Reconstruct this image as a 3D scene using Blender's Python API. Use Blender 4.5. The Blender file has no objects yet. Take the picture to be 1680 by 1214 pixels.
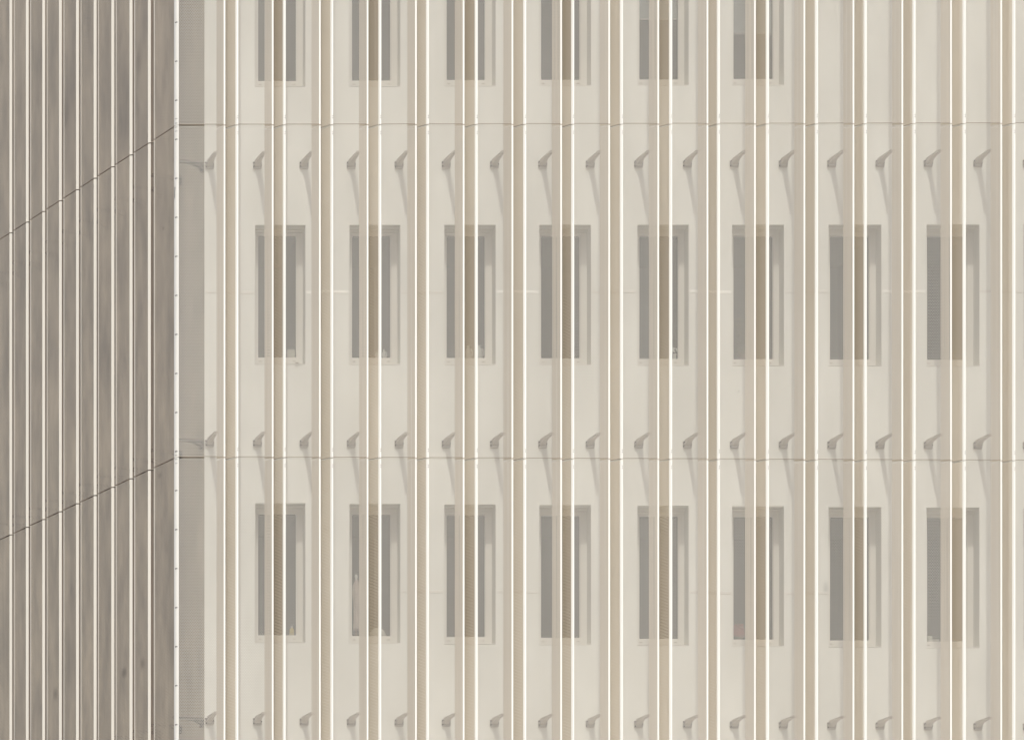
import bpy, bmesh, math, random
from mathutils import Vector
R = math.radians
sc = bpy.context.scene
col = sc.collection

# ------------------------------------------------------------------ camera
F = 6757.0            # focal length in photo pixels (photo 1680 x 1214)
D = 48.8              # metres to the plane of the street screen
S = D / F
CX, HY, ZC = -300.0, 2160.0, 1.6
cd = bpy.data.cameras.new('camera'); cam = bpy.data.objects.new('camera', cd); col.objects.link(cam)
cam.location = (0, 0, ZC); cam.rotation_euler = (R(90), 0, 0)
cd.sensor_fit = 'HORIZONTAL'; cd.sensor_width = 36; cd.lens = F / 1680 * 36
cd.shift_x = (840 - CX) / 1680; cd.shift_y = (HY - 607) / 1680
cd.clip_start = 0.5; cd.clip_end = 2000
sc.camera = cam

# ------------------------------------------------------------------ sky, sun, exposure
SUN_EL, SUN_AZ = 59.0, 8.6        # azimuth: degrees to the left of straight onto the street front
w = bpy.data.worlds.new('World'); sc.world = w; w.use_nodes = True
nt = w.node_tree; bg = nt.nodes['Background']
sky = nt.nodes.new('ShaderNodeTexSky'); sky.sky_type = 'NISHITA'; sky.sun_disc = False
sky.sun_elevation = R(SUN_EL); sky.sun_rotation = R(180 + SUN_AZ)
sky.air_density = 1.0; sky.dust_density = 4.0; sky.ozone_density = 0.6
nt.links.new(sky.outputs[0], bg.inputs[0]); bg.inputs[1].default_value = 0.15
sd = bpy.data.lights.new('sun', 'SUN'); sd.energy = 2.7; sd.angle = R(0.5); sd.color = (0.985, 0.985, 0.905)
sun = bpy.data.objects.new('sun', sd); col.objects.link(sun)
sv = Vector((-math.sin(R(SUN_AZ)) * math.cos(R(SUN_EL)), -math.cos(R(SUN_AZ)) * math.cos(R(SUN_EL)), math.sin(R(SUN_EL))))
sun.rotation_euler = sv.to_track_quat('Z', 'Y').to_euler(); sun.location = (0, 20, 60)
sc.view_settings.view_transform = 'Standard'; sc.view_settings.look = 'None'
sc.view_settings.exposure = 0.16; sc.view_settings.gamma = 1; sc.view_settings.use_curve_mapping = False
sc.cycles.transparent_max_bounces = 32; sc.cycles.max_bounces = 8; sc.cycles.diffuse_bounces = 5

# ------------------------------------------------------------------ helpers
def X_at(px, dep=0.0): return (px - CX) * (D + dep) / F
def Z_at(py, dep=0.0): return ZC + (HY - py) * (D + dep) / F
THETA = R(70.2)
CORNER = Vector((X_at(289.2), D, 0))
LDIR = Vector((-math.cos(THETA), math.sin(THETA), 0)); LIN = Vector((math.sin(THETA), math.cos(THETA), 0))
RDIR = Vector((1, 0, 0)); RIN = Vector((0, 1, 0))
def u_left(px):
    xr = px - CX
    return D * (289.2 - CX - xr) / (xr * math.sin(THETA) + F * math.cos(THETA))

def empty(name, loc=(0, 0, 0)):
    o = bpy.data.objects.new(name, None); o.location = loc; o.empty_display_size = .3; col.objects.link(o); return o
def tag(o, label=None, cat=None, group=None, kind=None):
    if label: o['label'] = label
    if cat: o['category'] = cat
    if group: o['group'] = group
    if kind: o['kind'] = kind
    return o
def add(name, verts, faces, mats, parent=None, uvs=None, midx=None, smooth=False):
    me = bpy.data.meshes.new(name)
    if parent is not None:
        off = world_loc(parent); verts = [Vector(v) - off for v in verts]
    me.from_pydata([tuple(v) for v in verts], [], faces)
    for m in (mats if isinstance(mats, (list, tuple)) else [mats]): me.materials.append(m)
    if uvs:
        ul = me.uv_layers.new(name='UVMap'); k = 0
        for f in uvs:
            for uv in f: ul.data[k].uv = uv; k += 1
    if midx: 
        for p, i in zip(me.polygons, midx): p.material_index = i
    if smooth:
        for p in me.polygons: p.use_smooth = True
    o = bpy.data.objects.new(name, me); col.objects.link(o)
    if parent is not None: o.parent = parent
    return o
def world_loc(o):
    v = Vector(o.location)
    while o.parent: o = o.parent; v = v + Vector(o.location)
    return v
class MB:
    def __init__(s): s.v = []; s.f = []; s.m = []; s.uv = []
    def face(s, pts, m=0, uv=None):
        b = len(s.v); s.v += [Vector(p) for p in pts]; s.f.append(tuple(range(b, b + len(pts)))); s.m.append(m)
        s.uv.append(uv or [(0, 0)] * len(pts))
    def box(s, x0, x1, y0, y1, z0, z1, m=0):
        P = [Vector((x, y, z)) for z in (z0, z1) for y in (y0, y1) for x in (x0, x1)]
        for q in ((0, 2, 3, 1), (4, 5, 7, 6), (0, 1, 5, 4), (2, 6, 7, 3), (0, 4, 6, 2), (1, 3, 7, 5)):
            s.face([P[i] for i in q], m)
    def prism(s, base, vec, m=0):
        n = len(base); a = [Vector(p) for p in base]; b = [p + Vector(vec) for p in a]
        s.face(list(reversed(a)), m); s.face(b, m)
        for i in range(n): j = (i + 1) % n; s.face([a[i], a[j], b[j], b[i]], m)
    def loft(s, rings, m=0, cap=True):
        for r0, r1 in zip(rings, rings[1:]):
            n = len(r0)
            for i in range(n): j = (i + 1) % n; s.face([r0[i], r0[j], r1[j], r1[i]], m)
        if cap: s.face(list(reversed(rings[0])), m); s.face(rings[-1], m)
    def lathe(s, cx, cy, prof, n=16, m=0, wob=0, seed=1, sx=1, sy=1):
        rnd = random.Random(seed); ph = [rnd.uniform(0, 6) for _ in range(3)]; rings = []
        for r, z in prof:
            rings.append([Vector((cx + sx * r * (1 + wob * math.sin(5 * a + ph[0] + z * 4) + .5 * wob * math.sin(9 * a + ph[1])) * math.cos(a),
                                  cy + sy * r * (1 + wob * math.sin(5 * a + ph[0] + z * 4)) * math.sin(a), z)) for a in [2 * math.pi * k / n for k in range(n)]])
        s.loft(rings, m)
    def build(s, name, mats, parent=None, smooth=False, uv=False):
        o = add(name, s.v, s.f, mats, parent, s.uv if uv else None, s.m, smooth)
        if not uv or smooth:
            bm = bmesh.new(); bm.from_mesh(o.data); bmesh.ops.remove_doubles(bm, verts=bm.verts, dist=1e-5)
            bmesh.ops.recalc_face_normals(bm, faces=bm.faces); bm.to_mesh(o.data); bm.free()
        return o
def bevel(o, wd=.003, seg=2):
    bm = bmesh.new(); bm.from_mesh(o.data)
    bmesh.ops.bevel(bm, geom=[e for e in bm.edges if len(e.link_faces) == 2 and e.calc_face_angle() > .5], offset=wd, segments=seg, affect='EDGES', clamp_overlap=True)
    bm.to_mesh(o.data); bm.free(); return o

# ------------------------------------------------------------------ materials
def mat(name, color, rough=.6, var=.08, scale=(1, 1, 1), metallic=0, bump=0, detail=6, color2=None, spec=.5):
    m = bpy.data.materials.new(name); m.use_nodes = True; nt = m.node_tree; b = nt.nodes['Principled BSDF']
    b.inputs['Roughness'].default_value = rough; b.inputs['Metallic'].default_value = metallic
    b.inputs['Specular IOR Level'].default_value = spec
    tc = nt.nodes.new('ShaderNodeNewGeometry'); mp = nt.nodes.new('ShaderNodeMapping'); mp.inputs['Scale'].default_value = scale
    no = nt.nodes.new('ShaderNodeTexNoise'); no.inputs['Scale'].default_value = 1; no.inputs['Detail'].default_value = detail
    no.inputs['Roughness'].default_value = .62
    rp = nt.nodes.new('ShaderNodeValToRGB'); c = Vector(color); c2 = Vector(color2) if color2 else c * (1 - 2 * var)
    rp.color_ramp.elements[0].position = .3; rp.color_ramp.elements[1].position = .7
    rp.color_ramp.elements[0].color = (*c2, 1); rp.color_ramp.elements[1].color = (*c, 1)
    L = nt.links.new
    L(tc.outputs['Position'], mp.inputs[0]); L(mp.outputs[0], no.inputs['Vector']); L(no.outputs[0], rp.inputs[0]); L(rp.outputs[0], b.inputs['Base Color'])
    if bump:
        n2 = nt.nodes.new('ShaderNodeTexNoise'); n2.inputs['Scale'].default_value = 60; n2.inputs['Detail'].default_value = 3
        bp = nt.nodes.new('ShaderNodeBump'); bp.inputs['Strength'].default_value = bump; bp.inputs['Distance'].default_value = .004
        L(tc.outputs['Position'], n2.inputs['Vector']); L(n2.outputs[0], bp.inputs['Height']); L(bp.outputs[0], b.inputs['Normal'])
    return m
def perforated(name, color, open_frac, pitch=.020, color2=None, scale=(.8, .8, .25), rough=.45):
    m = mat(name, color, rough, .05, scale, color2=color2); nt = m.node_tree; L = nt.links.new; N = nt.nodes.new
    b = nt.nodes['Principled BSDF']; out = nt.nodes['Material Output']
    uv = N('ShaderNodeUVMap'); uv.uv_map = 'UVMap'
    def vm(op, a, v):
        n = N('ShaderNodeVectorMath'); n.operation = op
        if a: L(a, n.inputs[0])
        if v is not None: n.inputs[1].default_value = v
        return n
    cell = (pitch, pitch * math.sqrt(3), 1)
    def grid(off):
        a = vm('ADD', uv.outputs[0], off); d = vm('DIVIDE', a.outputs[0], cell); f = vm('FRACTION', d.outputs[0], None)
        s = vm('SUBTRACT', f.outputs[0], (.5, .5, 0)); k = vm('MULTIPLY', s.outputs[0], (1, math.sqrt(3), 0)); ln = vm('LENGTH', k.outputs[0], None)
        return ln.outputs['Value']
    mn = N('ShaderNodeMath'); mn.operation = 'MINIMUM'; L(grid((10.0, 10.0, 0)), mn.inputs[0]); L(grid((10.0 + pitch / 2, 10.0 + pitch * math.sqrt(3) / 2, 0)), mn.inputs[1])
    lt = N('ShaderNodeMath'); lt.operation = 'LESS_THAN'; L(mn.outputs[0], lt.inputs[0]); lt.inputs[1].default_value = math.sqrt(open_frac * .8660 / math.pi)
    oi = N('ShaderNodeObjectInfo'); mr = N('ShaderNodeMapRange'); mr.inputs['To Min'].default_value = .95; mr.inputs['To Max'].default_value = 1.03; L(oi.outputs['Random'], mr.inputs[0])
    src = b.inputs['Base Color'].links[0].from_socket; sc_n = N('ShaderNodeVectorMath'); sc_n.operation = 'SCALE'; L(src, sc_n.inputs[0]); L(mr.outputs[0], sc_n.inputs['Scale']); L(sc_n.outputs[0], b.inputs['Base Color'])
    tr = N('ShaderNodeBsdfTransparent'); mx = N('ShaderNodeMixShader')
    L(lt.outputs[0], mx.inputs[0]); L(b.outputs[0], mx.inputs[1]); L(tr.outputs[0], mx.inputs[2]); L(mx.outputs[0], out.inputs[0])
    return m
M = {}
M['panel'] = perforated('perforated_champagne_sheet', (.595, .57, .52), .64, color2=(.53, .505, .455), scale=(2.6, 2.6, .35))
M['web'] = perforated('bounce_warmed_champagne_fold', (.575, .505, .405), .38, color2=(.51, .445, .35))  # warm light bouncing between the folds is put into this colour
M['side'] = perforated('shade_toned_side_sheet', (.485, .415, .32), .30, color2=(.29, .256, .207), scale=(3.6, 3.6, 1.1))  # same metal as the front, with its shade put into the colour
M['side_web'] = perforated('shade_toned_side_fold', (.30, .24, .195), .58, color2=(.26, .21, .17))  # fold colour darkened to carry the shade inside the side gaps
M['side_edge'] = mat('shade_toned_side_edge', (.66, .63, .565), .5, .04, (1, 1, .3))  # weaker light on the side edges painted in as a darker coat
def stains(m, spots):
    nt = m.node_tree; L = nt.links.new; N = nt.nodes.new; b = nt.nodes['Principled BSDF']; src = b.inputs['Base Color'].links[0].from_socket
    geo = N('ShaderNodeNewGeometry')
    for (p, rx, rz, k) in spots:
        a = N('ShaderNodeVectorMath'); a.operation = 'SUBTRACT'; L(geo.outputs['Position'], a.inputs[0]); a.inputs[1].default_value = p
        c = N('ShaderNodeVectorMath'); c.operation = 'MULTIPLY'; L(a.outputs[0], c.inputs[0]); c.inputs[1].default_value = (1 / rx, 1 / rx, 1 / rz)
        l = N('ShaderNodeVectorMath'); l.operation = 'LENGTH'; L(c.outputs[0], l.inputs[0])
        mr = N('ShaderNodeMapRange'); mr.interpolation_type = 'SMOOTHSTEP'; mr.inputs['From Min'].default_value = 0; mr.inputs['From Max'].default_value = 1; mr.inputs['To Min'].default_value = k; mr.inputs['To Max'].default_value = 1
        L(l.outputs['Value'], mr.inputs[0]); mu = N('ShaderNodeVectorMath'); mu.operation = 'SCALE'; L(src, mu.inputs[0]); L(mr.outputs[0], mu.inputs['Scale']); src = mu.outputs[0]
    L(src, b.inputs['Base Color'])
def side_pt(px, py):
    u = u_left(px); v = CORNER + LDIR * u; return (v.x, v.y, ZC + (HY - py) * v.y / F)
stains(M['side'], [(side_pt(204, 1103), .13, .10, .55), (side_pt(234, 1088), .11, .11, .6), (side_pt(91, 1138), .11, .12, .55), (side_pt(268, 375), .05, .03, .6), (side_pt(108, 192), .16, .3, .75),
                   (side_pt(228, 100), .16, .25, .78), (side_pt(160, 480), .15, .5, .8), (side_pt(245, 640), .15, .4, .82), (side_pt(60, 900), .2, .5, .8), (side_pt(130, 700), .15, .6, .82), (side_pt(262, 780), .1, .06, .7)])
M['edge'] = mat('plain_coated_edge', (.80, .79, .745), .4, .02, (1, 1, .3))
M['lip'] = mat('folded_lip_metal', (.34, .29, .23), .55, .1, (3, 3, 3))
M['plaster'] = mat('cream_render', (.70, .69, .635), .9, .035, (1.6, 1.6, .6), bump=.15, color2=(.60, .588, .535))
M['flash'] = mat('off_white_flashing', (.68, .665, .62), .45, .03, (2, 2, .5))
M['streak'] = mat('light_streak_paint', (.82, .80, .74), .7, .05, (3, 3, 3))  # pale colour painting in the streaks of light on the wall
M['side_plaster'] = mat('shade_toned_side_render', (.42, .36, .28), .9, .05, (2.2, 2.2, 1.0), bump=.25, color2=(.23, .20, .155))  # side wall's shade painted in as a darker render
M['frame'] = mat('cream_frame_paint', (.62, .59, .53), .5, .03, (2, 2, 2))
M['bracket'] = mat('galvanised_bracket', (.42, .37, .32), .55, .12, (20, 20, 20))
M['dark_bracket'] = mat('shade_toned_bracket', (.07, .06, .05), .6, .12, (20, 20, 20))  # same brackets on the shaded side, shade put into the colour
M['screw'] = mat('dark_screw', (.05, .045, .04), .5, .1, (20, 20, 20))
M['room'] = mat('dim_room', (.06, .054, .052), .9, .15, (1.2, 1.2, .8))
M['blind'] = mat('grey_blue_blind', (.40, .43, .42), .8, .04, (8, 8, 1))
M['roof'] = mat('roof_gravel', (.3, .29, .27), .95, .15, (6, 6, 6))
M['ground'] = mat('pale_paving', (.50, .455, .39), .9, .12, (.4, .4, .4), bump=.2)
M['white'] = mat('white_ceramic', (.93, .92, .86), .35, .04, (9, 9, 9))
M['paper'] = mat('pale_card', (.92, .88, .76), .8, .1, (4, 4, 60))
M['yellow'] = mat('yellow_plastic', (.95, .74, .22), .4, .12, (30, 30, 30))
M['red'] = mat('red_petals', (.95, .16, .10), .7, .25, (40, 40, 40))
M['green'] = mat('houseplant_leaf', (.34, .36, .15), .6, .3, (40, 40, 40))
M['pot'] = mat('brown_pot', (.34, .22, .14), .7, .15, (20, 20, 20))
M['cloth'] = mat('pale_pink_cloth', (.92, .74, .64), .9, .16, (22, 22, 9))
nt_ = M['room'].node_tree; b_ = nt_.nodes['Principled BSDF']; src_ = b_.inputs['Base Color'].links[0].from_socket
oi_ = nt_.nodes.new('ShaderNodeObjectInfo'); mr_ = nt_.nodes.new('ShaderNodeMapRange'); mr_.inputs['To Min'].default_value = .4; mr_.inputs['To Max'].default_value = 3.2
sn_ = nt_.nodes.new('ShaderNodeVectorMath'); sn_.operation = 'SCALE'; nt_.links.new(oi_.outputs['Random'], mr_.inputs[0]); nt_.links.new(src_, sn_.inputs[0]); nt_.links.new(mr_.outputs[0], sn_.inputs['Scale']); nt_.links.new(sn_.outputs[0], b_.inputs['Base Color'])
g = bpy.data.materials.new('dark_window_glass'); g.use_nodes = True; nt = g.node_tree
gb = nt.nodes['Principled BSDF']; gb.inputs['Base Color'].default_value = (.05, .05, .05, 1); gb.inputs['Roughness'].default_value = .05
tr = nt.nodes.new('ShaderNodeBsdfTransparent'); tr.inputs[0].default_value = (.92, .92, .91, 1); mx = nt.nodes.new('ShaderNodeMixShader'); mx.inputs[0].default_value = .85
nt.links.new(gb.outputs[0], mx.inputs[1]); nt.links.new(tr.outputs[0], mx.inputs[2]); nt.links.new(mx.outputs[0], nt.nodes['Material Output'].inputs[0])
M['glass'] = g

WD = .55
stains(M['plaster'], [((X_at(1355, WD), D + WD, Z_at(965, WD)), .055, .13, .72), ((X_at(672, WD), D + WD, Z_at(1010, WD)), .03, .06, .8), ((X_at(1212, WD), D + WD, Z_at(642, WD)), .02, .02, .6), ((X_at(850, WD), D + WD, Z_at(560, WD)), .3, .8, .95), ((X_at(1110, WD), D + WD, Z_at(690, WD)), .4, .7, .95), ((X_at(1620, WD), D + WD, Z_at(1120, WD)), .3, .6, .93), ((X_at(420, WD), D + WD, Z_at(320, WD)), .25, .6, .94)])

# ------------------------------------------------------------------ ground
o = MB(); o.face([(-900, -300, 0), (900, -300, 0), (900, 1500, 0), (-900, 1500, 0)])
tag(o.build('ground', M['ground']), 'pale paved ground in front of the building', None, None, 'structure')

# ------------------------------------------------------------------ building with its wall and windows
WD = .55                                   # gap between screen front and wall
REV, GD = .25, .28                         # depth of frame and of glass behind the wall face
WC = Vector((X_at(335.4, WD), D + WD, 0))  # wall corner
bld = tag(empty('office_building', (WC.x, WC.y, 0)), 'cream rendered office building with rows of tall narrow recessed windows behind the screens', 'building')
ZT = 20.2; XR = X_at(1945, WD); DEPTH = 9.0
# windows: opening left, opening right, glass left, glass right (photo pixels)
wins = [(418.7, 500.9, 423.3, 485.5), (573.4, 656.8, 577.2, 640.2), (729.1, 813.2, 732.5, 795.2), (885.0, 969.7, 887.4, 950.6),
        (1045.8, 1130.0, 1048.5, 1112.0), (1201.1, 1286.3, 1203.0, 1267.4), (1359.5, 1446.0, 1361.2, 1425.0), (1520.1, 1606.8, 1520.4, 1584.0),
        (1679.0, 1766.0, 1679.2, 1744.0), (1840.0, 1927.0, 1840.2, 1905.0)]
def row_y(r, x):                            # opening top, glass top, glass bottom, opening bottom
    t = (x - 460) / 1100.0
    if r == 1: return 369.4 - 1.0 * t, 387.4 + 1.0 * t, 587.0 + 3.9 * t, 598.2 + 3.3 * t
    if r == 2: return 825.4 + 7.0 * t, 843.4 + 6.0 * t, 1042.0 + 10.0 * t, 1054.3 + 8.5 * t
    return -86.5 - 9 * t, -68.5 - 7 * t, 134.0 - 4.2 * t, 143.2 - 3.3 * t
rows_of = [(0, 1, 2)] * 6 + [(1, 2)] * 4
wall = MB(); yf = D + WD
def uvq(a, b, c, d): return None
xprev = WC.x; opens = []
for (ol, orr, gl, gr), rws in zip(wins, rows_of):
    x0, x1 = X_at(ol, WD), X_at(orr, WD)
    wall.face([(xprev, yf, 0), (x0, yf, 0), (x0, yf, ZT), (xprev, yf, ZT)])
    zprev = ZT
    for r in rws:
        ot, gt, gb_, ob = row_y(r, (ol + orr) / 2)
        zt, zb = Z_at(ot, WD), Z_at(ob, WD)
        wall.face([(x0, yf, zt), (x1, yf, zt), (x1, yf, zprev), (x0, yf, zprev)])
        yb = yf + REV + .05
        wall.face([(x0, yf, zt), (x0, yb, zt), (x1, yb, zt), (x1, yf, zt)])
        wall.face([(x0, yf, zb), (x1, yf, zb), (x1, yb, zb), (x0, yb, zb)])
        wall.face([(x0, yf, zb), (x0, yb, zb), (x0, yb, zt), (x0, yf, zt)])
        wall.face([(x1, yf, zb), (x1, yf, zt), (x1, yb, zt), (x1, yb, zb)])
        opens.append((r, x0, x1, zb, zt, X_at(gl, WD + GD), X_at(gr, WD + GD), Z_at(gb_, WD + GD), Z_at(gt, WD + GD)))
        zprev = zb
    wall.face([(x0, yf, 0), (x1, yf, 0), (x1, yf, zprev), (x0, yf, zprev)])
    xprev = x1
wall.face([(xprev, yf, 0), (XR, yf, 0), (XR, yf, ZT), (xprev, yf, ZT)])
LW = 9.5
e = WC + LDIR * LW; e2 = Vector((XR, yf + DEPTH, 0)); e3 = Vector((e.x, max(e.y, yf + DEPTH), 0))
def up(v, z): return (v.x, v.y, z)
pw = Vector((XR, yf, 0))
for a, b in ((e, WC), (e3, e), (e2, e3), (pw, e2)):
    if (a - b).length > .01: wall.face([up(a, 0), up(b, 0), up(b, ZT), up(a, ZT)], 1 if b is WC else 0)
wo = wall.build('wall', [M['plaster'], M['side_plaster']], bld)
rf = MB(); rf.face([up(WC, ZT - .004), up(pw, ZT - .004), up(e2, ZT - .004), up(e3, ZT - .004), up(e, ZT - .004)]); rf.build('roof', M['roof'], bld)
# thin raised strips added in place of streaks of sunlight on the wall
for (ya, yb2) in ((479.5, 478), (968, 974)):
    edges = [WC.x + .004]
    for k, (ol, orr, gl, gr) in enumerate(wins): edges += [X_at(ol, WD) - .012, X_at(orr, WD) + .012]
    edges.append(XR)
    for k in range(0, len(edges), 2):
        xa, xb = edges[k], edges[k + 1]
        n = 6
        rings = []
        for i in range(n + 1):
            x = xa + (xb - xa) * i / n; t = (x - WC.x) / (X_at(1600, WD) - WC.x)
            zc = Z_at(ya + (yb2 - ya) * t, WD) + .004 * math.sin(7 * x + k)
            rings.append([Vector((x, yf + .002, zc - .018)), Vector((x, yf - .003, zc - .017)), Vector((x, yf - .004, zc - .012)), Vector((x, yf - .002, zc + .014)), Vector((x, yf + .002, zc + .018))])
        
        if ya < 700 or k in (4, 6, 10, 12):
            bd = MB(); bd.loft(rings); bd.build('light_streak_bead', M['streak'] if ya < 700 and (k // 2) % 2 else M['frame'], bld)

def make_window(r, x0, x1, zb, zt, gl, gr, gb_, gt, ci):
    yfr = yf + REV; yg = yf + GD
    f = MB()
    # outer member then a stepped inner member, four bars butted
    def ringf(xa, xb, za, zb2, xc, xd, zc, zd, ya, yb):   # outer rect to inner rect
        f.box(xa, xc, ya, yb, za, zb2); f.box(xd, xb, ya, yb, za, zb2); f.box(xc, xd, ya, yb, zd, zb2); f.box(xc, xd, ya, yb, za, zc)
    mx_ = .012
    ringf(x0 + .002, x1 - .002, zb + .002, zt - .002, gl - mx_, gr + mx_, gb_ - .018, gt + mx_, yfr, yfr + .048)
    ringf(gl - mx_ + .001, gr + mx_ - .001, gb_ - .017, gt + mx_ - .001, gl, gr, gb_, gt, yfr + .012, yfr + .05)
    # shutter slot under the soffit: two thin ledges
    f.box(x0 + .004, x1 - .004, yfr - .075, yfr - .055, zt - .022, zt - .003)
    f.box(x0 + .004, x1 - .004, yfr - .030, yfr - .001, zt - .030, zt - .003)
    # drain caps
    for q in (.12, .80):
        xx = x0 + (x1 - x0) * q; f.box(xx, xx + .03, yfr - .006, yfr - .001, gb_ - .052, gb_ - .045, 1)
    if ci == 0 and r == 1: f.box(x1 - .125, x1 - .08, yf - .03, yf - .012, zb + .012, zb + .022, 1)
    wn = f.build('window', [M['frame'], M['lip']], bld)
    p = MB(); p.box(gl + .001, gr - .001, yg, yg + .006, gb_ + .001, gt - .001); p.build('pane', M['glass'], wn)
    s = MB(); s.prism([(x0 + .003, yf - .001, zb + .004), (x0 + .003, yf - .001, zb + .012), (x0 + .003, yfr - .002, zb + .034), (x0 + .003, yfr - .002, zb + .004)], (x1 - x0 - .006, 0, 0)); s.build('sill', M['frame'], wn)
    # dim room seen through the pane: niche walls
    n = MB(); m = .02; a, b, c, d = gl - m, gr + m, gb_ - .006, gt + m; y0, y1 = yfr + .052, yfr + 1.6
    n.face([(a, y0, c), (b, y0, c), (b, y1, c), (a, y1, c)]); n.face([(a, y0, d), (a, y1, d), (b, y1, d), (b, y0, d)])
    n.face([(a, y0, c), (a, y1, c), (a, y1, d), (a, y0, d)]); n.face([(b, y0, c), (b, y0, d), (b, y1, d), (b, y1, c)]); n.face([(a, y1, c), (b, y1, c), (b, y1, d), (a, y1, d)])
    n.build('room_lining', M['room'], wn)
    if r == 0 and ci in (4, 5):
        yb = 31.5 if ci == 4 else 54.5
        z = Z_at(yb, WD + GD + .04); bl = MB(); bl.box(gl + .004, gr - .004, yg + .035, yg + .038, z, gt - .01); bl.box(gl + .004, gr - .004, yg + .030, yg + .042, z - .012, z - .001, 1)
        bl.build('roller_blind', [M['blind'], M['frame']], wn)
    return wn
for (ol, orr, gl, gr), rws in zip(wins, rows_of): pass
k = 0
for ci, rws in enumerate(rows_of):
    for r in rws:
        make_window(*opens[k], ci); k += 1

# ------------------------------------------------------------------ perforated folded screens
def P3(org, di, inn, t, wdep, z): v = org + di * t + inn * wdep; return Vector((v.x, v.y, z))
def strip(mb, pts, org, di, inn, z0, z1, mlist, u0=0):
    """vertical sheet through plan points (t, depth); uv in metres"""
    u = u0
    for (a, b, m) in zip(pts, pts[1:], mlist):
        L_ = math.hypot(b[0] - a[0], b[1] - a[1])
        if m is not None:
            mb.face([P3(org, di, inn, *a, z0), P3(org, di, inn, *b, z0), P3(org, di, inn, *b, z1), P3(org, di, inn, *a, z1)], m,
                    [(u, z0), (u + L_, z0), (u + L_, z1), (u, z1)])
        u += L_
PXM = S
DEEP = .16
EW1, EW2, TB = 1.8 * PXM, 3.6 * PXM, 1.25 * PXM
def angle_piece(mb, org, di, inn, pts, z0, z1, th=.004, m=0):
    """thin folded metal angle: plan polyline given thickness, extruded"""
    n = len(pts); outer = []; inner = []
    for i, p in enumerate(pts):
        d = Vector((0, 0))
        if i > 0: a = Vector(pts[i]) - Vector(pts[i - 1]); d += Vector((a.y, -a.x)).normalized()
        if i < n - 1: a = Vector(pts[i + 1]) - Vector(pts[i]); d += Vector((a.y, -a.x)).normalized()
        d.normalize(); outer.append(Vector(p) + d * th); inner.append(Vector(p) - d * .0005)
    ring = outer + inner[::-1]
    mb.prism([P3(org, di, inn, q.x, q.y, z0) for q in ring], (0, 0, z1 - z0), m)

def make_screen(root, org, di, inn, mods, joints, flat_mat, web_mat, edge_mat, ew1, tb, rivets=True, ew2=EW2):
    """mods: list of (start fold a, end fold b, next fold a2); joints: function (row, t) -> z of the joint line under the row's top"""
    for (a, b, a2) in mods:
        tm = (a + a2) / 2
        for r in range(3):
            z1 = joints(r, tm) - .007; z0 = joints(r + 1, tm) + .007
            dl, dr = b - 11 * PXM, b + 3 * PXM
            wl = math.hypot(a2 - dr, DEEP); wx, wy = (a2 - dr) / wl, -DEEP / wl
            sx, sy = a2 - wx * ew2, -wy * ew2
            st = a + ew1 if a > 0.01 else a + 3.8 * PXM
            mb = MB()
            strip(mb, [(st, 0), (b - tb, 0)], org, di, inn, z0, z1, [0], st)
            strip(mb, [(b - .003, .004), (dl, DEEP), (dr, DEEP), (sx, sy)], org, di, inn, z0, z1, [1, 1, 1], 0)
            # dark strip added along the panel foot to deepen the shaded joint line
            for q0, q1 in (((st, -.001), (b - tb, -.001)), ((dr - .001, DEEP - .002), (sx - .001, sy - .002))):
                mb.face([P3(org, di, inn, *q0, z0), P3(org, di, inn, *q1, z0), P3(org, di, inn, *q1, z0 + .007), P3(org, di, inn, *q0, z0 + .007)], 2)
            # short return lip under each panel
            lp = .003
            nx, ny = (-DEEP, b - dl); n_ = math.hypot(nx, ny); nx, ny = nx / n_ * lp, ny / n_ * lp
            for q in ([(a, .001), (b, .001), (b, lp), (a, lp)], [(b, 0), (dl, DEEP), (dl + nx, DEEP + ny), (b + nx, ny)],
                      [(dl, DEEP), (dr, DEEP), (dr, DEEP + lp), (dl, DEEP + lp)], [(dr, DEEP), (a2, 0), (a2 + lp, .003), (dr + lp, DEEP + .003)]):
                mb.face([P3(org, di, inn, t, w_, z0) for t, w_ in q], 2)
            p = mb.build('screen_panel', [flat_mat, web_mat, M['lip']], root, uv=True)
            # plain folded edges
            e1 = MB(); angle_piece(e1, org, di, inn, [(b - tb, 0), (b + tb * .8, 0), (b + tb * .8 - .010, .016)], z0, z1)
            e1.build('plain_edge', edge_mat, p)
            e2_ = MB(); angle_piece(e2_, org, di, inn, [(sx, sy), (a2, 0), (a2 + ew1, 0)], z0, z1)
            if rivets:
                for zz in (z0 + .075, z0 + .10, z1 - .075, z1 - .10):
                    for tt in (a2 + .5 * ew1,):
                        c = P3(org, di, inn, tt, -.0045, zz); u_ = di * .0042; e2_.face([c - u_ + Vector((0, 0, -.0042)), c + u_ + Vector((0, 0, -.0042)), c + u_ + Vector((0, 0, .0042)), c - u_ + Vector((0, 0, .0042))], 1)
            e2_.build('plain_edge', [edge_mat, M['screw']], p)

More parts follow.
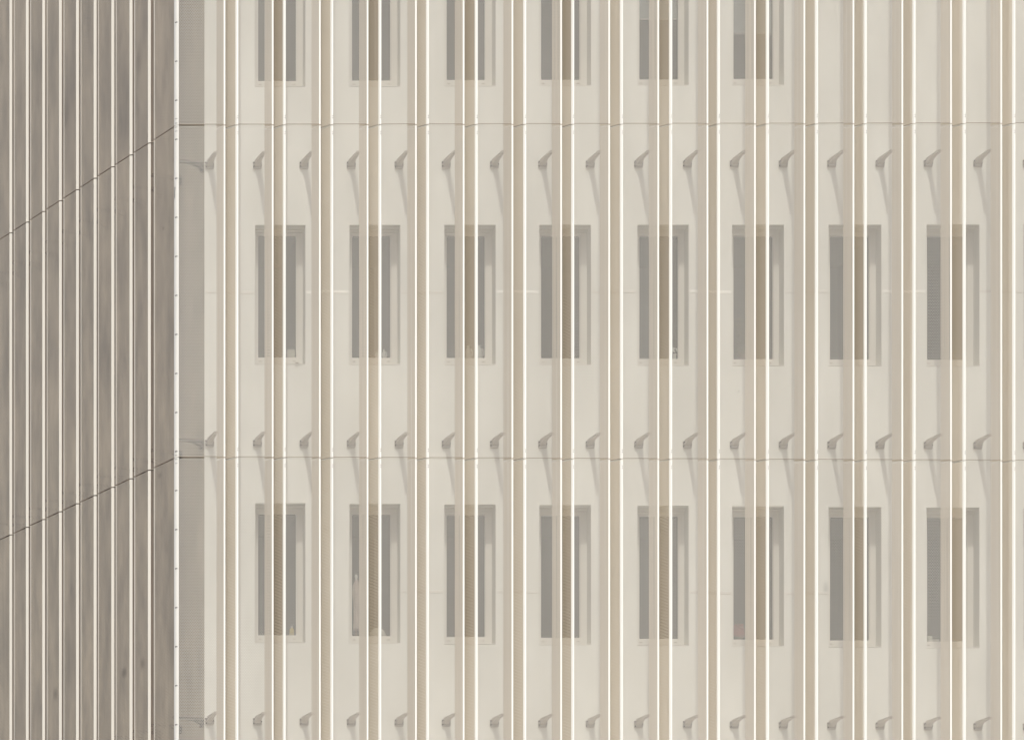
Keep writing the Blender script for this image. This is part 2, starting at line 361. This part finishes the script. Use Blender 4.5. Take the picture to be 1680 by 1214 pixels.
thin = [368.2, 447.3, 524.7, 602.9, 682.3, 760.5, 840.5, 920.5, 999.3, 1079.8, 1160.5, 1238.4, 1319.5, 1400, 1480.2, 1560.1, 1642.5]
thick = [389.2, 466.8, 545.0, 623.8, 701.8, 781.9, 861.4, 940.1, 1020.1, 1100.9, 1179.1, 1259.7, 1340.1, 1420.1, 1500.2, 1582.5, 1664.0]
for k in range(3): thin.append(thick[-1] + 60.5); thick.append(thick[-1] + 81)
tR = lambda px: X_at(px) - CORNER.x
modsR = []; a = 0.0
for b, a2 in zip(thin, thick): modsR.append((a, tR(b), tR(a2))); a = tR(a2)
def jR(r, t):
    x = t / S
    y = (206 - 545, 205.7 - .0018 * x, 750.0 + .0043 * x, 1295.5 + .008 * x)[r]
    return ZC + (HY - y) * S
def jL(r, t):
    y = (206 - 545, 205.9, 750.0, 1295.0)[r]
    return ZC + (HY - y) * S
scrR = tag(empty('metal_screen', (CORNER.x, CORNER.y, 0)), 'sunlit folded perforated metal screen with bright white edges in front of the windows', 'facade screen')
make_screen(scrR, CORNER, RDIR, RIN, modsR, jR, M['panel'], M['web'], M['edge'], EW1, TB)
lb = [253.2, 221.0, 190.6, 161.4, 133.0, 105.0, 77.4, 50.4, 23.4]
la = [243.3, 213.1, 183.3, 154.3, 125.4, 97.4, 70.0, 43.1, 16.1]
lbu = [u_left(x) for x in lb]; lau = [u_left(x) for x in la]
for k in range(4): lbu.append(lau[-1] + .405); lau.append(lau[-1] + .545)
modsL = []; a = 0.0
for b, a2 in zip(lbu, lau): modsL.append((a, b, a2)); a = a2
scrL = tag(empty('metal_screen', (CORNER.x - .01, CORNER.y + .01, 0)), 'shaded grey brown folded metal screen receding to the left of the corner', 'facade screen')
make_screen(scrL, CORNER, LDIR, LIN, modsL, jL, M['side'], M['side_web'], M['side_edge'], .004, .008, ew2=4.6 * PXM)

# corner flashing in three lengths, with pairs of screws
for r in range(3):
    z1, z0 = jR(r, 0) - .003, jR(r + 1, 0) + .003
    m1, m2 = 4.1 * PXM, 7.2 * PXM
    nl, nr = -LIN, -RIN
    A_, B_, C_ = CORNER + LDIR * m2 + nl * .004, CORNER + (nl + nr) * .007, CORNER + RDIR * m1 + nr * .004
    bez = lambda t: A_ * (1 - t) ** 2 + B_ * (2 * t * (1 - t)) + C_ * t * t
    outer = [bez(i / 10) for i in range(11)]
    base = [Vector((v.x, v.y, z0)) for v in outer + [C_ + RIN * .006, CORNER + (RIN + LIN) * .012, A_ + LIN * .006]]
    fl = MB(); fl.prism(base, (0, 0, z1 - z0)); fo = fl.build('corner_flashing', M['flash'], scrR)
    if r == 1:
        sc_ = MB(); c0 = CORNER + LDIR * .016 + nl * .0075
        for (dx, y0_, y1_, w0) in ((.004, 307, 310.5, .010), (.012, 311, 319, .0045), (.010, 318.5, 325, .006)):
            za, zb_ = ZC + (HY - y0_) * S, ZC + (HY - y1_) * S; c = c0 + LDIR * dx
            sc_.prism([Vector((c.x, c.y, zb_)) - LDIR * w0 * .4, Vector((c.x, c.y, zb_)) + LDIR * w0 * .5, Vector((c.x, c.y, za)) + LDIR * w0, Vector((c.x, c.y, za)) - LDIR * w0], nl * .002)
        sc_.build('sealant_scrap', M['screw'], fo)
    ys = [y for y in [37 + 63.95 * i - 63.95 * 6 for i in range(26)] if z0 + .02 < ZC + (HY - y) * S < z1 - .02]
    for jy in (-10.5, -3.5, 3.2, 9.8):
        for rr in (1, 2):
            yj = (205.7, 750)[rr - 1] + jy
            if z0 < ZC + (HY - yj) * S < z1: ys.append((yj, .6))
    for y in ys:
        k_ = 1.0
        if isinstance(y, tuple): y, k_ = y
        z = ZC + (HY - y) * S
        for tt in (.40, .66):
            c = bez(tt); dd = (bez(tt + .02) - bez(tt - .02)).normalized(); nn = Vector((dd.y, -dd.x, 0)); rad = .0068 * k_
            s_ = MB(); s_.prism([Vector((c.x, c.y, z)) - nn * .002 + dd * (rad * math.cos(q)) + Vector((0, 0, rad * 1.25 * math.sin(q))) for q in [i * math.pi / 4 for i in range(8)]], nn * .005)
            s_.build('screw', M['screw'], fo)

# ------------------------------------------------------------------ brackets: wall plate, tapered arm, hook clip
def make_bracket(root, bx, by, z, outv, latv, tip_lat, reach, rnd, bm_='bracket'):
    """(bx,by): foot on wall; outv points from wall to screen; latv along the wall"""
    o0 = Vector((bx, by, 0))
    def q(l, d, zz): v = o0 + latv * l + outv * d; return Vector((v.x, v.y, zz))
    m = MB()
    rings = []
    for (d, l, hw, zt_, zb_) in ((.012, 0, .032, .0, -.074), (.05, tip_lat * .12, .031, .0, -.062), (.11, tip_lat * .28, .029, .0, -.036), (.24, tip_lat * .62, .026, .0, -.022), (reach, tip_lat, .022, .0, -.016)):
        rings.append([q(l - hw, d, z + zb_), q(l + hw, d, z + zb_), q(l + hw, d, z + zt_), q(l - hw, d, z + zt_)])
    m.loft(rings); arm = m.build('bracket', M[bm_], root)
    w_ = MB()
    w_.prism([q(-.054, 0.001, z - .096), q(.054, 0.001, z - .096), q(.054, 0.011, z - .096), q(-.054, 0.011, z - .096)], (0, 0, .076))
    w_.prism([q(-.050, .001, z - .108), q(.044, .001, z - .108), q(.044, .022, z - .108), q(-.050, .022, z - .108)], (0, 0, .006))
    w_.build('wall_plate', M[bm_], arm)
    for l, zz in ((-.043, -.035), (.043, -.060), (-.043, -.082)):
        s_ = MB(); s_.prism([q(l + .011 * math.cos(a_), .011, z + zz + .011 * math.sin(a_)) for a_ in [i * math.pi / 3 for i in range(6)]], outv * .02); s_.build('bolt', M['screw'], arm)
    h = MB(); h.prism([q(tip_lat - .030, reach - .03, z - .03), q(tip_lat + .036, reach - .03, z - .03), q(tip_lat + .036, reach - .018, z - .03), q(tip_lat - .030, reach - .018, z - .03)], (0, 0, .034)); h.build('clip', M[bm_], arm)
rnd = random.Random(4)
OUT = Vector((0, -1, 0))
for (a, b, a2) in modsR:
    X = CORNER.x + b - 17 * PXM
    px = (X * F / (D + WD)) + CX
    t = (px - 344) / 1256
    for ya, yb in ((263.3, 260.3), (719.0, 722.5), (1174.5, 1183)):
        z = Z_at(ya + (yb - ya) * t, WD)
        make_bracket(scrR, X, D + WD, z, OUT, RDIR, .046 + rnd.uniform(-.006, .006), WD - DEEP - .004, rnd)
OUTL = -LIN
firstu = None
for i, (a, b, a2) in enumerate(modsL):
    # foot on the side wall: project the fold position across the gap
    q = CORNER + LDIR * (b - 17 * PXM) + LIN * WD
    if i == 0: q = WC + LDIR * .06
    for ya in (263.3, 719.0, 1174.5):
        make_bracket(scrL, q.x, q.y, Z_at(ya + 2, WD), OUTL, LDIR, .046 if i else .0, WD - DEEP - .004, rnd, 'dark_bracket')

# ------------------------------------------------------------------ things standing inside the windows
def item_pos(px0, px1, dep=None): 
    d = WD + GD + .07 if dep is None else dep
    return X_at(px0, d), X_at(px1, d), D + d
def zi(py, dep=WD + GD + .07): return Z_at(py, dep)
def glass_floor(r, ci):
    for k_, (rr, *q) in enumerate(opens):
        pass
    idx = sum(len(x) for x in rows_of[:ci]) + list(rows_of[ci]).index(r)
    return opens[idx][7] - .006, opens[idx]
# 1 stack of papers in the first window of the middle row
zf, _ = glass_floor(1, 0); x0, x1, y = item_pos(471.5, 483.5)
s = MB(); zt = zi(574.2); n = 7
for i in range(n):
    za = zf + (zt - zf) * i / n; j = rnd.uniform(-.003, .003); s.box(x0 + j, x1 + j, y - .03, y + .06, za + .001, za + (zt - zf) / n - .001)
tag(s.build('paper_stack', M['paper']), 'pale stack of papers at the bottom right of the first window, middle row', 'papers')
zf, _ = glass_floor(2, 7); x0, x1, y = item_pos(1523, 1541)
s = MB(); zt = zi(1042); s.box(x0, x0 + (x1 - x0) * .4, y, y + .07, zf + .001, zt); s.box(x0 + (x1 - x0) * .45, x1, y, y + .06, zf + .001, zf + (zt - zf) * .55)
s_ = bevel(s.build('pale_carton', M['paper']), .004); tag(s_, 'low pale carton at the bottom left of the eighth lower row window', 'carton')
def jug(px0, px1, pyt, r, ci, label, name, cat, seed, handle=1, matn='white', group=None):
    zf, _ = glass_floor(r, ci); x0, x1, y = item_pos(px0, px1); zt = zi(pyt); h = zt - zf; R_ = (x1 - x0) / 2; cx = (x0 + x1) / 2
    root = tag(empty(name, (cx, y, zf)), label, cat, group)
    m = MB(); m.lathe(cx, y, [(R_ * .55, zf), (R_ * .85, zf + h * .15), (R_, zf + h * .45), (R_ * .9, zf + h * .65), (R_ * .5, zf + h * .82), (R_ * .45, zf + h * .92), (R_ * .6, zf + h)], 18)
    m.build('body', M[matn], root, smooth=True)
    hd = MB(); rings = []
    for i in range(9):
        a = -math.pi / 2 + math.pi * i / 8; c = Vector((cx + handle * (R_ * .8 + R_ * .75 * math.cos(a)), y, zf + h * .5 + h * .27 * math.sin(a)))
        nx = Vector((handle * math.cos(a), 0, math.sin(a))); rings.append([c + nx * .007, c + Vector((0, .007, 0)), c - nx * .007, c - Vector((0, .007, 0))])
    hd.loft(rings); hd.build('handle', M[matn], root)
jug(763.5, 772.5, 567.5, 1, 2, 'pale jug with a handle, left of the two in the third window', 'jug', 'jug', 1, 1, group='jugs in the third window')
jug(782.0, 790.5, 567.0, 1, 2, 'pale jug with a handle, right of the two in the third window', 'jug', 'jug', 2, 1, group='jugs in the third window')
jug(618.5, 625.0, 574.5, 1, 1, 'small rounded pale pitcher, left of the pair in the second middle row window', 'pitcher', 'pitcher', 3, -1, group='pitchers in the second window')
jug(626.8, 632.5, 573.5, 1, 1, 'small rounded pale pitcher, right of the pair in the second middle row window', 'pitcher', 'pitcher', 5, 1, group='pitchers in the second window')
# round pale cushion in the second window of the lower row
zf, _ = glass_floor(2, 1); x0, x1, y = item_pos(606.5, 634); zt = zi(1028.5); R_ = (x1 - x0) / 2
s = MB(); s.lathe((x0 + x1) / 2, y + .03, [(R_ * .9, zf), (R_, zf + (zt - zf) * .25), (R_ * .9, zf + (zt - zf) * .55), (R_ * .6, zf + (zt - zf) * .85), (R_ * .15, zt)], 20, wob=.02, sy=.35)
tag(s.build('cushion', M['paper'], smooth=True), 'rounded pale cushion low in the second window of the lower row', 'cushion')
# draped figure
zf, _ = glass_floor(2, 1); x0, x1, y = item_pos(577.6, 591.2); cx = (x0 + x1) / 2; zb = zi(1032.5); zt = zi(942)
h = zt - zb; R_ = (x1 - x0) / 2
root = tag(empty('draped_figure', (cx, y, zf)), 'slim pale pink robed figurine with a white top in the lower second window', 'figurine')
s = MB(); s.lathe(cx + .004, y, [(R_ * .75, zb), (R_ * .8, zb + h * .05), (R_ * .62, zb + h * .25), (R_ * .68, zb + h * .5), (R_ * .95, zb + h * .68), (R_ * .8, zb + h * .80), (R_ * .3, zb + h * .885), (R_ * .18, zb + h * .9)], 30, wob=.14, seed=7, sy=.6)
s.build('robe', M['cloth'], root, smooth=True)
s = MB(); s.lathe(cx, y, [(.008, zb + h * .88), (.012, zb + h * .91), (.019, zb + h * .945), (.018, zb + h * .98), (.006, zt)], 14); s.build('head', M['white'], root, smooth=True)
s = MB(); s.lathe(cx, y, [(R_ * .9, zf + .001), (R_ * .9, zf + .02), (.012, zf + .026), (.012, zb)], 14); s.build('stand', M['pot'], root)
# yellow bottle
zf, _ = glass_floor(2, 0); x0, x1, y = item_pos(474.8, 482.6); R_ = (x1 - x0) / 2; zt = zi(1026); h = zt - zf; cx = (x0 + x1) / 2
root = tag(empty('yellow_bottle', (cx, y, zf)), 'small yellow bottle at the bottom right of the first lower row window', 'bottle')
s = MB(); s.lathe(cx, y, [(R_, zf), (R_, zf + h * .6), (R_ * .75, zf + h * .72), (R_ * .4, zf + h * .8)], 16); s.build('body', M['yellow'], root, smooth=True)
s = MB(); s.lathe(cx, y, [(R_ * .42, zf + h * .8), (R_ * .42, zt)], 12); s.build('cap', M['paper'], root)
# small white glass in the fifth window
zf, _ = glass_floor(1, 4); x0, x1, y = item_pos(1103.8, 1109.5); R_ = (x1 - x0) / 2
root = tag(empty('flower_glass', ((x0 + x1) / 2, y, zf)), 'little glass holding white blooms in the fifth window, middle row', 'flower glass')
s = MB(); s.lathe((x0 + x1) / 2, y, [(R_ * .7, zf), (R_ * .8, zf + .05), (R_, zf + .09)], 12); s.build('glass', M['white'], root)
s = MB()
for i in range(14):
    c = Vector(((x0 + x1) / 2 + rnd.uniform(-.03, .03), y + rnd.uniform(-.02, .02), zf + .10 + rnd.uniform(0, .05)))
    s.lathe(c.x, c.y, [(.004, c.z), (.010, c.z + .008), (.003, c.z + .016)], 6)
s.build('blooms', M['white'], root)
def plant(px0, px1, pyt, r, ci, label, name, leafmat, n, seed, group=None):
    rn = random.Random(seed); zf, _ = glass_floor(r, ci); x0, x1, y = item_pos(px0, px1); zt = zi(pyt); cx = (x0 + x1) / 2
    root = tag(empty(name, (cx, y + .02, zf)), label, 'plant', group)
    ph = min(.09, (zt - zf) * .3)
    s = MB(); s.lathe(cx, y + .02, [(.03, zf), (.045, zf + ph), (.04, zf + ph + .002)], 14); s.build('pot', M['pot'], root)
    f = MB()
    for i in range(n):
        c = Vector((rn.uniform(x0, x1), y + rn.uniform(-.03, .07), zf + ph + (zt - zf - ph) * rn.random() ** 1.3))
        a = Vector((rn.uniform(-1, 1), rn.uniform(-1, 1), rn.uniform(-.6, 1))).normalized(); b = a.cross(Vector((rn.random(), rn.random(), 1))).normalized(); L_ = rn.uniform(.018, .04)
        f.face([c, c + a * L_ * .5 + b * L_ * .28, c + a * L_, c + a * L_ * .5 - b * L_ * .28])
    f.build('leaves', leafmat, root)
plant(1207, 1228, 522, 1, 5, 'leafy green houseplant in the lower left of the sixth window, middle row', 'houseplant', M['green'], 260, 3)
plant(1203, 1221, 1026, 2, 5, 'red flowering pot plant in the lower left of the sixth lower row window', 'flowering_plant', M['red'], 260, 9)
